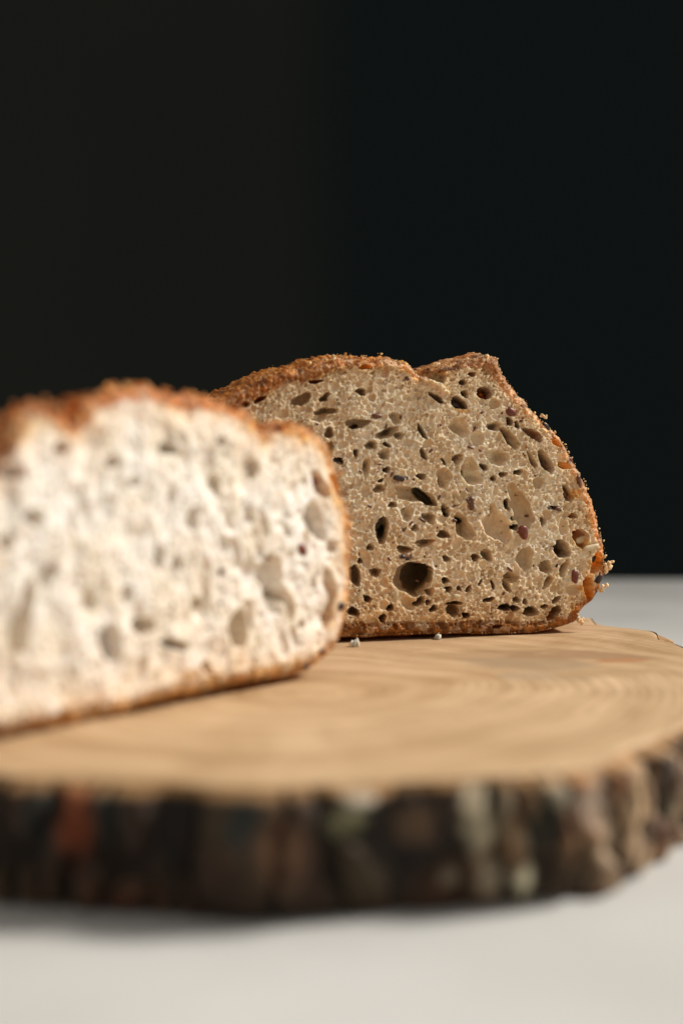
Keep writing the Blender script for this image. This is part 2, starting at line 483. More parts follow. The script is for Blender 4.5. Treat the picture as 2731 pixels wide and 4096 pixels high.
# colours
c_dark = np.array([0.010, 0.007, 0.005]); c_br = np.array([0.070, 0.030, 0.011]); c_red = np.array([0.17, 0.050, 0.015])
c_tan = np.array([0.20, 0.11, 0.05]); c_olive = np.array([0.085, 0.065, 0.022]); c_lich = np.array([0.42, 0.36, 0.25])
C = mixc(np.broadcast_to(c_br, P.shape[:2] + (3,)), c_tan, sstep(0.45, 0.8, vnoise(xs / 11, zs / 16, 41)) * 0.8)
C = mixc(C, c_red, sstep(0.55, 0.8, vnoise(xs / 14, zs / 20, 42)) * 0.8)
C = mixc(C, c_olive, sstep(0.6, 0.85, vnoise(xs / 6, zs / 8, 43)) * 0.5)
C = mixc(C, c_lich, sstep(0.72, 0.88, vnoise(xs / 5, zs / 6, 44)) * 0.6 * sstep(0.0, 0.03, P_x))
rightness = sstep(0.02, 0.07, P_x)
C = mixc(C, np.array([0.54, 0.36, 0.21]), rightness * sstep(0.35, 0.55, vnoise(xs / 4, zs / 7, 45)) * 0.85)  # right side painted paler tan, as if lit
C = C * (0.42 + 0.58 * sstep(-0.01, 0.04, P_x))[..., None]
C = mixc(C, c_dark, (1 - crack) * 0.9)
def rim_blob(px, py, rmm, rz, col, f, soft=0.5):
    """a patch of its own on the bark at a place seen in the photograph"""
    global C
    d = ray(px * 1.74171, py * 1.74171); best = None
    rmm *= 1.25; rz *= 1.15
    for r_ in np.linspace(0.2, 0.36, 161):
        x, y, z = d[0] * r_, d[1] * r_, CAM_H + d[2] * r_
        dd = np.hypot(plan[:, 0] - x, plan[:, 1] - y); j = int(np.argmin(dd))
        if best is None or dd[j] < best[0]: best = (dd[j], j, z)
    sx = best[1] / NB * plen * 1000; sz = best[2] * 1000
    q = np.sqrt(((xs - sx) / rmm) ** 2 + ((zs - sz) / rz) ** 2) + fbm(xs / 3, zs / 3, 51, 3) * 0.35
    C = mixc(C, np.array(col), (1 - sstep(1 - soft, 1.1, q)) * f)
for a in [(1085, 1830, 2.2, 5.0, (0.85, 0.72, 0.52), 1.0), (1100, 1905, 3.4, 3.0, (0.45, 0.38, 0.25), 0.9), (1195, 2020, 2.8, 3.0, (0.72, 0.65, 0.45), 1.0),
          (812, 1818, 2.8, 2.2, (0.55, 0.50, 0.40), 0.9), (790, 1885, 3.0, 3.0, (0.26, 0.24, 0.13), 0.9), (1120, 2015, 2.6, 4.5, (0.34, 0.28, 0.19), 0.8),
          (1340, 1850, 5.0, 5.0, (0.50, 0.38, 0.29), 0.85), (1370, 1930, 4.0, 4.5, (0.52, 0.38, 0.25), 0.85), (1265, 1810, 2.5, 2.5, (0.42, 0.38, 0.28), 0.7),
          (185, 1870, 4.0, 9.0, (0.26, 0.07, 0.025), 0.95), (110, 1850, 3.0, 9.0, (0.02, 0.02, 0.015), 0.9), (270, 1850, 2.5, 9.0, (0.02, 0.02, 0.015), 0.9),
          (560, 1870, 3.0, 8.0, (0.018, 0.022, 0.018), 0.95), (1230, 1890, 3.5, 6.0, (0.03, 0.03, 0.02), 0.9), (640, 1960, 4.0, 7.0, (0.16, 0.08, 0.04), 0.7),
          (1480, 1760, 2.0, 4.5, (0.035, 0.025, 0.02), 0.9), (1520, 1790, 2.5, 5.0, (0.45, 0.36, 0.28), 0.7), (1420, 1850, 3.0, 6.0, (0.45, 0.30, 0.15), 0.7),
          (1450, 1740, 1.3, 2.5, (0.03, 0.02, 0.015), 0.8), (950, 1900, 4.0, 4.0, (0.15, 0.085, 0.045), 0.6)]:
    rim_blob(*a)
C = mixc(C, np.array([0.38, 0.20, 0.07]), sstep(0.90, 0.98, W) * 0.8)       # inner bark showing at the sawn edge
F = strip_faces(NV, NB, True)
def mat_vc(name, rough, scale, lo, hi, dist, tr=0):
    m, nt, b = new_mat(name); L = nt.links.new
    at = N(nt, 'ShaderNodeVertexColor', layer_name='tint'); tc = N(nt, 'ShaderNodeTexCoord')
    no = N(nt, 'ShaderNodeTexNoise', i_Scale=scale, i_Detail=6.0, i_Roughness=0.65)
    L(tc.outputs['Object'], no.inputs['Vector'])
    mp = N(nt, 'ShaderNodeMapRange'); mp.inputs[1].default_value = 0.3; mp.inputs[2].default_value = 0.7
    mp.inputs[3].default_value = lo; mp.inputs[4].default_value = hi
    L(no.outputs[0], mp.inputs[0])
    mul = N(nt, 'ShaderNodeVectorMath', operation='SCALE')
    L(at.outputs[0], mul.inputs[0]); L(mp.outputs[0], mul.inputs['Scale']); L(mul.outputs[0], b.inputs['Base Color'])
    b.inputs['Roughness'].default_value = rough
    bp = N(nt, 'ShaderNodeBump', i_Strength=0.8, i_Distance=dist)
    L(no.outputs[0], bp.inputs['Height']); L(bp.outputs[0], b.inputs['Normal'])
    return m
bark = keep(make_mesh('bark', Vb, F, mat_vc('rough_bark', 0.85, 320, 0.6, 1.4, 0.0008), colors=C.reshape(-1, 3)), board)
# underside
under = keep(make_mesh('wood_underside', np.concatenate([plan * 0.999, np.full((NB, 1), 0.0007)], 1)[::4], [tuple(range(NB // 4))[::-1]], wood.data.materials[0], smooth=False), board)

# ------------------------------------------------------------------ bread
def inside_rows(P, us, ws):
    """scanline fill of polygon P on the grid us x ws"""
    A = P; B = np.roll(P, -1, 0)
    out = np.zeros((len(ws), len(us)), bool)
    for r, y in enumerate(ws):
        m = (A[:, 1] > y) != (B[:, 1] > y)
        if not m.any(): continue
        a, b = A[m], B[m]
        x = np.sort(a[:, 0] + (y - a[:, 1]) * (b[:, 0] - a[:, 0]) / (b[:, 1] - a[:, 1]))
        out[r] = (np.searchsorted(x, us) % 2) == 1
    return out

def coarse_dist(P, us, ws, k=4):
    cu = us[::k]; cw = ws[::k]
    U, Wg = np.meshgrid(cu, cw); pts = np.stack([U.ravel(), Wg.ravel()], 1).astype(np.float32)
    Q = P[::2].astype(np.float32); d = np.empty(len(pts), np.float32)
    for i in range(0, len(pts), 4000):
        c = pts[i:i + 4000]
        d[i:i + 4000] = np.sqrt(((c[:, None, 0] - Q[None, :, 0]) ** 2 + (c[:, None, 1] - Q[None, :, 1]) ** 2).min(1))
    d = d.reshape(U.shape)
    iu = np.clip(np.arange(len(us)) / k, 0, len(cu) - 1.001); iw = np.clip(np.arange(len(ws)) / k, 0, len(cw) - 1.001)
    a = iu.astype(int); fa = iu - a; b = iw.astype(int); fb = iw - b
    R = d[:, a] * (1 - fa) + d[:, a + 1] * fa
    return R[b] * (1 - fb)[:, None] + R[b + 1] * fb[:, None]

def crumb_field(res, us, ws, D, ins, big, r_mid, r_small, stretch, crust_th):
    """depth map of the cut crumb: hand placed holes, then packed random bubbles"""
    nu, nw = len(us), len(ws)
    depth = np.zeros((nw, nu), np.float32); occ = np.zeros((nw, nu), np.float32)
    def stamp(c, A, dep, power=0.5, test=None, ph=None, amp=0.16, wob=0.0):
        ext = np.abs(A).sum(1) * 1.25
        i0 = max(0, int((c[0] - ext[0] - us[0]) / res)); i1 = min(nu, int((c[0] + ext[0] - us[0]) / res) + 2)
        j0 = max(0, int((c[1] - ext[1] - ws[0]) / res)); j1 = min(nw, int((c[1] + ext[1] - ws[0]) / res) + 2)
        if i1 - i0 < 1 or j1 - j0 < 1: return False
        Ai = np.linalg.inv(A)
        X = us[i0:i1][None, :] - c[0]; Y = ws[j0:j1][:, None] - c[1]
        q1 = Ai[0, 0] * X + Ai[0, 1] * Y; q2 = Ai[1, 0] * X + Ai[1, 1] * Y
        r = np.sqrt(q1 * q1 + q2 * q2)
        th = np.arctan2(q2, q1)
        r = r * (1 + amp * np.sin(2 * th + ph[0]) * 0.5 + amp * np.sin(3 * th + ph[1]) * 0.7 + amp * 0.35 * np.sin(5 * th + ph[2]) + amp * 0.3 * np.sin(9 * th + ph[3]))
        m = r < 1
        cnt = m.sum()
        if cnt == 0: return False
        if test is not None:
            if (occ[j0:j1, i0:i1] * m).sum() / cnt > test: return False
        d = np.where(m, dep * np.clip(1 - r ** (2.6 if power < 0.5 else 2.0), 0, 1) ** power * (1 + wob * np.sin(q1 * 3.1 + ph[0]) * np.sin(q2 * 2.7 + ph[2])), 0)
        sl = depth[j0:j1, i0:i1]
        np.maximum(sl, d, out=sl)
        o2 = occ[j0:j1, i0:i1]; o2[r < 1.06] = 1
        return True
    for b in big:
        c, A, dep = b
        ph = rng.uniform(0, 6.28, 4)
        stamp(c, A, dep * (1.55 if dep < 0.0065 else 1), 0.22 if dep > 0.030 else 0.45 if dep > 0.0065 else 0.95, None, ph, 0.15 if dep < 0.012 else 0.09, 0.35 if dep < 0.0065 else 0)
    Ug, Wg_ = np.meshgrid(us, ws); zone = vnoise(Ug * 95, Wg_ * 95, 77)
    U0, U1, W0, W1 = us[0], us[-1], ws[0], ws[-1]
    area_mm = (U1 - U0) * (W1 - W0) * 1e6
    def scatter(n, rlo, rhi, k, test):
        for _ in range(n):
            u = rng.uniform(U0, U1); w = rng.uniform(W0, W1)
            i = int((u - U0) / res); j = int((w - W0) / res)
            if not ins[j, i] or D[j, i] < crust_th[j, i] * 0.7: continue
            t = rng.random(); r = rlo * (rhi / rlo) ** (t ** 1.6)
            if rhi < 0.0015 and dk == 1 and rng.random() > 0.30 + 1.1 * zone[j, i]: continue
            near = min(1.0, 0.45 + D[j, i] / 0.016)                 # tighter crumb close to the crust
            r *= near
            asp = rng.uniform(1.0, 1.6) if dk == 1 else rng.uniform(1.1, 2.0); ang = stretch(u, w) + rng.normal(0, 0.6 if dk == 1 else 0.3)
            ca, sa = math.cos(ang), math.sin(ang)
            A = np.array([[ca * r * asp, -sa * r / asp ** 0.3], [sa * r * asp, ca * r / asp ** 0.3]])
            stamp((u, w), A, r * (rng.uniform(0.6, 1.8) if dk == 1 else rng.uniform(0.3, 0.8)) * dk if r > 0.0006 else r * rng.uniform(1.1, 2.4) * dk, 0.55, test, rng.uniform(0, 6.28, 4), 0.12)
    if dk < 1:
        scatter(int(area_mm * 0.010), 0.0018, 0.0042, 1, 0.45)
    scatter(int(area_mm * 0.020 * k_mid), 0.0012, r_mid, 1, 0.12)
    scatter(int(area_mm * 0.55 * k_mid * (1 if dk == 1 else 0.35)), 0.00055, 0.0011, 1, 0.16)
    scatter(int(area_mm * 2.8 * k_mid * fine_k), r_small, 0.0006, 1, 0.25)
    return depth
k_mid = 1.0
dk = 1.0
fine_k = 1.0

def build_loaf(root, face, outline_px, res, holes, th_tab, mats, length, bulge, seedlist, patches, tint_crumb, r_mid, r_small, stretch, crust_cols, nS, seed, noise_amp=1.0):
    P0 = [face.hit(px, py) for px, py in outline_px]
    P, plen_ = spline(P0, nS)
    if np.sum(P[:, 0] * np.roll(P[:, 1], -1) - np.roll(P[:, 0], -1) * P[:, 1]) < 0: P = P[::-1].copy()
    n2 = normals2(P)
    s_mm = np.arange(nS) / nS * plen_ * 1000
    top = sstep(0.01, 0.05, P[:, 1])
    rough = (fbm(s_mm / 1.1, s_mm * 0 + 3, seed, 3) * 0.00045 + fbm(s_mm / 4, s_mm * 0 + 9, seed + 3, 3) * 0.0007) * (0.45 + 0.55 * top) * noise_amp
    P = P + n2 * rough[:, None]
    P[:, 1] = np.maximum(P[:, 1], 0.0003)
    us = np.arange(P[:, 0].min() - res, P[:, 0].max() + 2 * res, res)
    ws = np.arange(max(P[:, 1].min() - res, 0), P[:, 1].max() + 2 * res, res)
    ins = inside_rows(P, us, ws)
    D = coarse_dist(P, us, ws)
    U, Wg = np.meshgrid(us, ws)
    cen = np.array([(P[:, 0].min() + P[:, 0].max()) / 2, (P[:, 1].max()) * 0.45])
    def angtab(u, w, tab):
        a = np.degrees(np.arctan2(w - cen[1], u - cen[0])) % 360
        return np.interp(a, [t[0] for t in tab], [t[1] for t in tab])
    TH = angtab(U, Wg, th_tab) * (1 + fbm(U * 220, Wg * 220, seed + 7, 3) * 0.45)
    big = [(c, A, dep) for (c, A, dep) in holes]
    depth = crumb_field(res, us, ws, D, ins, big, r_mid, r_small, stretch, TH)
    # rough torn surface between the bubbles
    mm = 1000
    crustz = 1 - sstep(0.8, 1.25, D / TH)
    fine = fbm(U * mm / 0.9, Wg * mm / 0.9, seed + 11, 3)
    med = fbm(U * mm / 5, Wg * mm / 5, seed + 12, 3)
    calm = np.clip(1 - depth / 0.0010, 0.2, 1)
    depth = depth + fine * 0.00028 * calm * fine_k + med * 0.0005 + (0 if dk == 1 else 1) * 0.0008 * fbm(U * mm / 5.5, Wg * mm / 7.5, seed + 44, 3) + (1 - calm) * 0.0006 * fbm(U * mm / 2.2, Wg * mm / 2.2, seed + 45, 3) + crustz * (0.0005 * np.abs(fbm(U * mm / 1.6, Wg * mm / 1.6, seed + 13, 3)) * 2 - 0.0003)
    edge = np.clip(1 - D / 0.0024, 0, 1)
    depth = depth + 0.0021 * edge ** 2
    wu = fbm(U * 90, Wg * 90, seed + 14, 2); ww = fbm(U * 90, Wg * 90, seed + 15, 2)
    lim = np.clip(D / 0.006, 0, 1)
    deep = sstep(0.004, 0.014, depth)
    room = np.clip((U.max() - U) / 0.03, 0, 1)
    Ud = U + np.clip(depth, 0, 0.01) * wu * 0.10 * (1 - deep) * lim + np.clip(depth, 0, 0.04) * lean * room * (0.7 + 0.5 * deep + 0.6 * sstep(0.02, 0.035, depth)); Wd = Wg + np.clip(depth, 0, 0.01) * ww * 0.08 * lim
    # colours: crumb, baked crust, bran flecks; toasted zone and orange patches also carry painted glow
    c_a = np.array(tint_crumb[0]); c_b = np.array(tint_crumb[1])
    Cc = mixc(np.broadcast_to(c_a, U.shape + (3,)), c_b, 0.45 + 1.1 * fbm(U * 130, Wg * (130 if dk == 1 else 110), seed + 16, 3))
    c1 = angtab(U, Wg, [(a, 0) for a, *_ in crust_cols])
    cc = np.stack([angtab(U, Wg, [(r[0], r[1][k]) for r in crust_cols]) for k in range(3)], -1)
    toast_glow = np.exp(-np.clip(D / TH - 1, 0, 50) * toast_glow_k)  # toasted zone, widened to paint in light glowing through the crust
    Cc = mixc(Cc, tcol, toast_glow * 0.75 * (0.8 + 0.4 * med))
    ccv = cc * (1 + 0.75 * fbm(U * mm / 1.3, Wg * mm / 1.3, seed + 17, 3))[..., None]
    mot = fbm(U * mm / 2.2, Wg * mm / 2.2, seed + 21, 4)
    ccv = mixc(np.clip(ccv, 0.01, 1), np.array([0.86, 0.70, 0.47]), sstep(0.10, 0.45, mot) * 0.7)
    ccv = mixc(ccv, np.array([0.13, 0.05, 0.02]), sstep(0.12, 0.5, -mot) * dark_spots)
    Cc = mixc(Cc, ccv, crustz)
    fl = vnoise(U * mm / 0.75, Wg * mm / 0.75, seed + 18); reg = sstep(0.45, 0.75, vnoise(U * 130, Wg * 130, seed + 19))
    Cc = mixc(Cc, np.array([0.42, 0.14, 0.03]), sstep(0.93, 0.97, fl) * (0.25 + 0.75 * reg))
    fl2 = vnoise(U * mm / 0.9 + 40, Wg * mm / 0.9, seed + 20)
    Cc = mixc(Cc, np.array([0.17, 0.06, 0.025]), sstep(0.945, 0.975, fl2) * 0.8)
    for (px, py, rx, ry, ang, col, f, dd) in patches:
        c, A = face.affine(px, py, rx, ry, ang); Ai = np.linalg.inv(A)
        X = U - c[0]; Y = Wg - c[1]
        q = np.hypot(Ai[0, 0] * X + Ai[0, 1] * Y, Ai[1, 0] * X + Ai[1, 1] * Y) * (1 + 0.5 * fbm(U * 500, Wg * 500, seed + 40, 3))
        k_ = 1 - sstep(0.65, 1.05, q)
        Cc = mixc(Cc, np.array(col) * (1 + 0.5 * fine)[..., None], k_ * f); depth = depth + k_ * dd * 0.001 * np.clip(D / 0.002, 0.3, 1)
    nu = len(us); idg = np.arange(nu * len(ws)).reshape(len(ws), nu)
    cellin = ins[:-1, :-1] & ins[1:, :-1] & ins[:-1, 1:] & ins[1:, 1:]
    Dc = D[:-1, :-1]; THl = angtab(U, Wg, th_tab) * (1 + fbm(U * 60, Wg * 60, seed + 7, 2) * 0.3)
    iscr = Dc < THl[:-1, :-1]
    quads = np.stack([idg[:-1, :-1], idg[:-1, 1:], idg[1:, 1:], idg[1:, :-1]], -1)
    # orientation: outwards is +n ; u x w = -n?  (checked at run time)
    flip = np.dot(np.cross(face.u, face.w), face.n) < 0
    W3 = face.world(Ud.ravel(), Wd.ravel(), depth.ravel())
    Cf = Cc.reshape(-1, 3)
    def sub(mask):
        q = quads[mask].reshape(-1, 4)
        if flip: q = q[:, ::-1]
        used = np.unique(q); rm = np.full(len(W3), -1); rm[used] = np.arange(len(used))
        return W3[used], rm[q], Cf[used], used
    # crumb: face + skirt + cap, a closed body
    v, q, c, used = sub(cellin & ~iscr)
    E = np.concatenate([q[:, [0, 1]], q[:, [1, 2]], q[:, [2, 3]], q[:, [3, 0]]])
    key = E[:, 0].astype(np.int64) * len(v) + E[:, 1]; rkey = E[:, 1].astype(np.int64) * len(v) + E[:, 0]
    be = E[~np.isin(key, rkey)]
    bv = np.unique(be); mp = {int(b): len(v) + i for i, b in enumerate(bv)}
    uu = U.ravel()[used][bv]; wg = Wg.ravel()[used][bv]
    back = face.world(cen[0] + (uu - cen[0]) * 0.93, cen[1] + (wg - cen[1]) * 0.93, np.full(len(bv), length * 0.62))
    skirt = np.array([[b, a, mp[int(a)], mp[int(b)]] for a, b in be])
    nxt = {mp[int(b)]: mp[int(a)] for a, b in be}
    faces = [tuple(x) for x in np.concatenate([q, skirt]).tolist()]
    seen = set()
    for s0 in list(nxt):
        if s0 in seen: continue
        loop = [s0]; seen.add(s0); x = nxt[s0]
        while x != s0 and x not in seen and x in nxt:
            loop.append(x); seen.add(x); x = nxt[x]
        if x == s0 and len(loop) > 3: faces.append(tuple(loop[::-1]))
    vv_ = np.concatenate([v, back]); cv = np.concatenate([c, c[bv]])
    crumb = keep(make_mesh('crumb', vv_, faces, mats[0], colors=cv), root)
    dq = depth.ravel()[used][q]; steep = (dq.max(1) - dq.min(1)) > res * 6.0
    fl_s = np.ones(len(crumb.data.polygons), bool)
    if len(fl_s) >= len(q): fl_s[:len(q)] = ~steep; fl_s[len(q):] = False
    crumb.data.polygons.foreach_set('use_smooth', fl_s)
    # crust: baked band of the cut and the outer shell
    v, q, c, used = sub(cellin & iscr)
    d_list = [0.0019, 0.0023, 0.0028, 0.0034]
    while d_list[-1] < length: d_list.append(d_list[-1] + 0.0005 + 0.06 * d_list[-1])
    dl = np.array(d_list); nR = len(dl)
    ringV = []; ringC = []
    pang = np.degrees(np.arctan2(P[:, 1] - cen[1], P[:, 0] - cen[0])) % 360
    bl = np.interp(pang, [t[0] for t in bulge], [t[1] for t in bulge])
    base = np.stack([np.interp(pang, [r[0] for r in crust_cols], [r[1][k] for r in crust_cols]) for k in range(3)], -1)
    for k, d in enumerate(dl):
        a = sstep(0, 0.012, np.array(d))
        f = fbm(s_mm / 1.2, s_mm * 0 + d * 1000 / 1.2, seed + 30, 4); g = fbm(s_mm / 6, s_mm * 0 + d * 1000 / 6, seed + 31, 3)
        off = bl * a + (f * 0.00055 + g * 0.0016) * min(1, d / 0.004) * (0.3 + 0.7 * top)
        e = d / length; shrink = math.sqrt(max(0, 1 - max(0, (e - 0.35) / 0.66) ** 2.2)) if e > 0.35 else 1
        q2 = P + n2 * off[:, None]
        q2 = np.stack([cen[0] + (q2[:, 0] - cen[0]) * (0.25 + 0.75 * shrink), q2[:, 1] * (0.25 + 0.75 * shrink)], 1)
        q2[:, 1] = np.maximum(q2[:, 1] - bottom_drop * a * (q2[:, 1] < 0.02), 0.0004 + 0.00012 * f)
        ringV.append(face.world(q2[:, 0], q2[:, 1], np.full(nS, d)))
        cc2 = base * (1 + 0.9 * f)[:, None] + 0.0
        fl_ = sstep(0.25, 0.7, fbm(s_mm / 2.5, s_mm * 0 + d * 1000 / 2.5, seed + 33, 4))
        cc2 = mixc(np.clip(cc2, 0.01, 1), np.array([0.84, 0.66, 0.42]), fl_ * 0.75)
        dk_ = sstep(0.15, 0.6, fbm(s_mm / 3.0 + 50, s_mm * 0 + d * 1000 / 3.0, seed + 34, 4))
        cc2 = mixc(cc2, np.array([0.12, 0.045, 0.018]), dk_ * (dark_spots + 0.05))
        cc2 = mixc(cc2, np.array([0.16, 0.065, 0.025]), sstep(0.007, 0.016, np.array(d)) * dark_back * top)
        ringC.append(cc2)
    lip = face.world(P[:, 0] - n2[:, 0] * 0.0004, np.maximum(P[:, 1] - n2[:, 1] * 0.0004, 0.0003), np.full(nS, 0.0017))
    RV = np.concatenate([lip] + ringV); RC = np.concatenate([ringC[0]] + ringC)
    rf = strip_faces(nR + 1, nS, True)
    if not flip: rf = rf[:, ::-1]
    lastc = np.mean(ringV[-1], 0)
    allv = np.concatenate([v, RV, lastc[None]]); allc = np.concatenate([c, RC, RC[-1:]])
    o_ = len(v); last = o_ + nR * nS
    fan = np.array([[last + j, last + (j + 1) % nS, len(allv) - 1, len(allv) - 1] for j in range(nS)])
    faces = [tuple(x) for x in np.concatenate([q, rf + o_]).tolist()] + [tuple(x[:3]) for x in fan.tolist()]
    crust = keep(make_mesh('crust', allv, faces, mats[1], colors=allc), root)
    # depth lookup for seeds
    def zat(u, w):
        i = int(np.clip((u - us[0]) / res, 0, len(us) - 1)); j = int(np.clip((w - ws[0]) / res, 0, len(ws) - 1))
        return float(depth[j, i])
    # seeds
    for (px, py, rx, ry, ang, kind, dd) in seedlist:
        c, A = face.affine(px, py, rx, ry, ang)
        th_ = (rx + ry) / 2 * 0.45 * 0.00008
        make_seed(root, face, c, A, min(max(zat(*c), 0), 0.003), M_SEED[kind], kind)
    return P, n2, D, zat

SEED_CACHE = {}
def make_seed(root, face, c, A, dep, mat, kind):
    """pointed flattened seed, 8x10"""
    nu_, nv_ = 12, 9
    vs = []; 
    ph = random.random() * 6
    for i in range(nv_):
        f = i / (nv_ - 1); x = -math.cos(f * math.pi)
        r = math.sin(f * math.pi) ** (0.8 if kind != 'pale' else 0.6) * (1 - 0.22 * x)
        for j in range(nu_):
            t_ = j / nu_ * 2 * math.pi
            k = 1 + 0.08 * math.sin(3 * t_ + ph + 3 * x)
            vs.append((x, r * math.cos(t_) * k, r * math.sin(t_) * k))
    vs = np.array(vs)
    minor = np.linalg.norm(A[:, 1]) * (0.55 if kind != 'pale' else 0.45)
    uv = vs[:, :2] @ A.T
    W3 = face.world(c[0] + uv[:, 0], np.maximum(c[1] + uv[:, 1], 0.0008), dep - minor * 0.35 - vs[:, 2] * minor)
    F = strip_faces(nv_, nu_, True)
    o = keep(make_mesh('seed', W3, F, mat), root)
    return o

def crumbs(root, name, pts, mat, seed):
    """many small torn clumps as one mesh"""
    r_ = np.random.default_rng(seed); Vs = []; Fs = []
    ico = np.array([[0, 0, 1], [.89, 0, .45], [.28, .85, .45], [-.72, .53, .45], [-.72, -.53, .45], [.28, -.85, .45], [.72, .53, -.45], [-.28, .85, -.45], [-.89, 0, -.45], [-.28, -.85, -.45], [.72, -.53, -.45], [0, 0, -1]])
    tri = np.array([[0, 1, 2], [0, 2, 3], [0, 3, 4], [0, 4, 5], [0, 5, 1], [1, 6, 2], [2, 7, 3], [3, 8, 4], [4, 9, 5], [5, 10, 1], [6, 7, 2], [7, 8, 3], [8, 9, 4], [9, 10, 5], [10, 6, 1], [11, 7, 6], [11, 8, 7], [11, 9, 8], [11, 10, 9], [11, 6, 10]])
    cols = []
    for (p, r, col) in pts:
        s = ico * (1 + r_.uniform(-.35, .35, (12, 1))) * r * r_.uniform(0.6, 1.3, (1, 3))
        Fs.append(tri + 12 * len(Vs)); Vs.append(s + p); cols.append(np.repeat(np.array(col)[None], 12, 0) * r_.uniform(0.75, 1.2))
    o = make_mesh(name, np.concatenate(Vs), np.concatenate(Fs), mat, colors=np.concatenate(cols))
    return o

# --- back loaf ---------------------------------------------------
FB = Face(on_height(1376, 2571, TOP), on_height(2264, 2533, TOP))
back_out = disp([(366, 1180), (372, 1080), (388, 990), (410, 938), (436, 914), (475, 920), (512, 916), (545, 900), (580, 880), (620, 861), (660, 847), (700, 840), (740, 835),
    (770, 823), (800, 821), (840, 827), (880, 825), (910, 829), (940, 843), (962, 860), (976, 862), (988, 851), (1005, 845), (1040, 838), (1080, 823), (1120, 818), (1140, 825),
    (1150, 850), (1168, 878), (1190, 905), (1215, 935), (1245, 965), (1275, 995), (1303, 1030), (1325, 1070), (1342, 1110), (1357, 1145), (1371, 1180), (1379, 1220),
    (1388, 1255), (1391, 1290), (1388, 1325), (1380, 1350), (1364, 1380), (1338, 1400), (1326, 1424), (1300, 1437), (1250, 1450), (1200, 1457), (1100, 1457), (1000, 1456),
    (900, 1461), (850, 1463), (790, 1463), (650, 1462), (520, 1452), (440, 1420), (390, 1340), (370, 1260)])
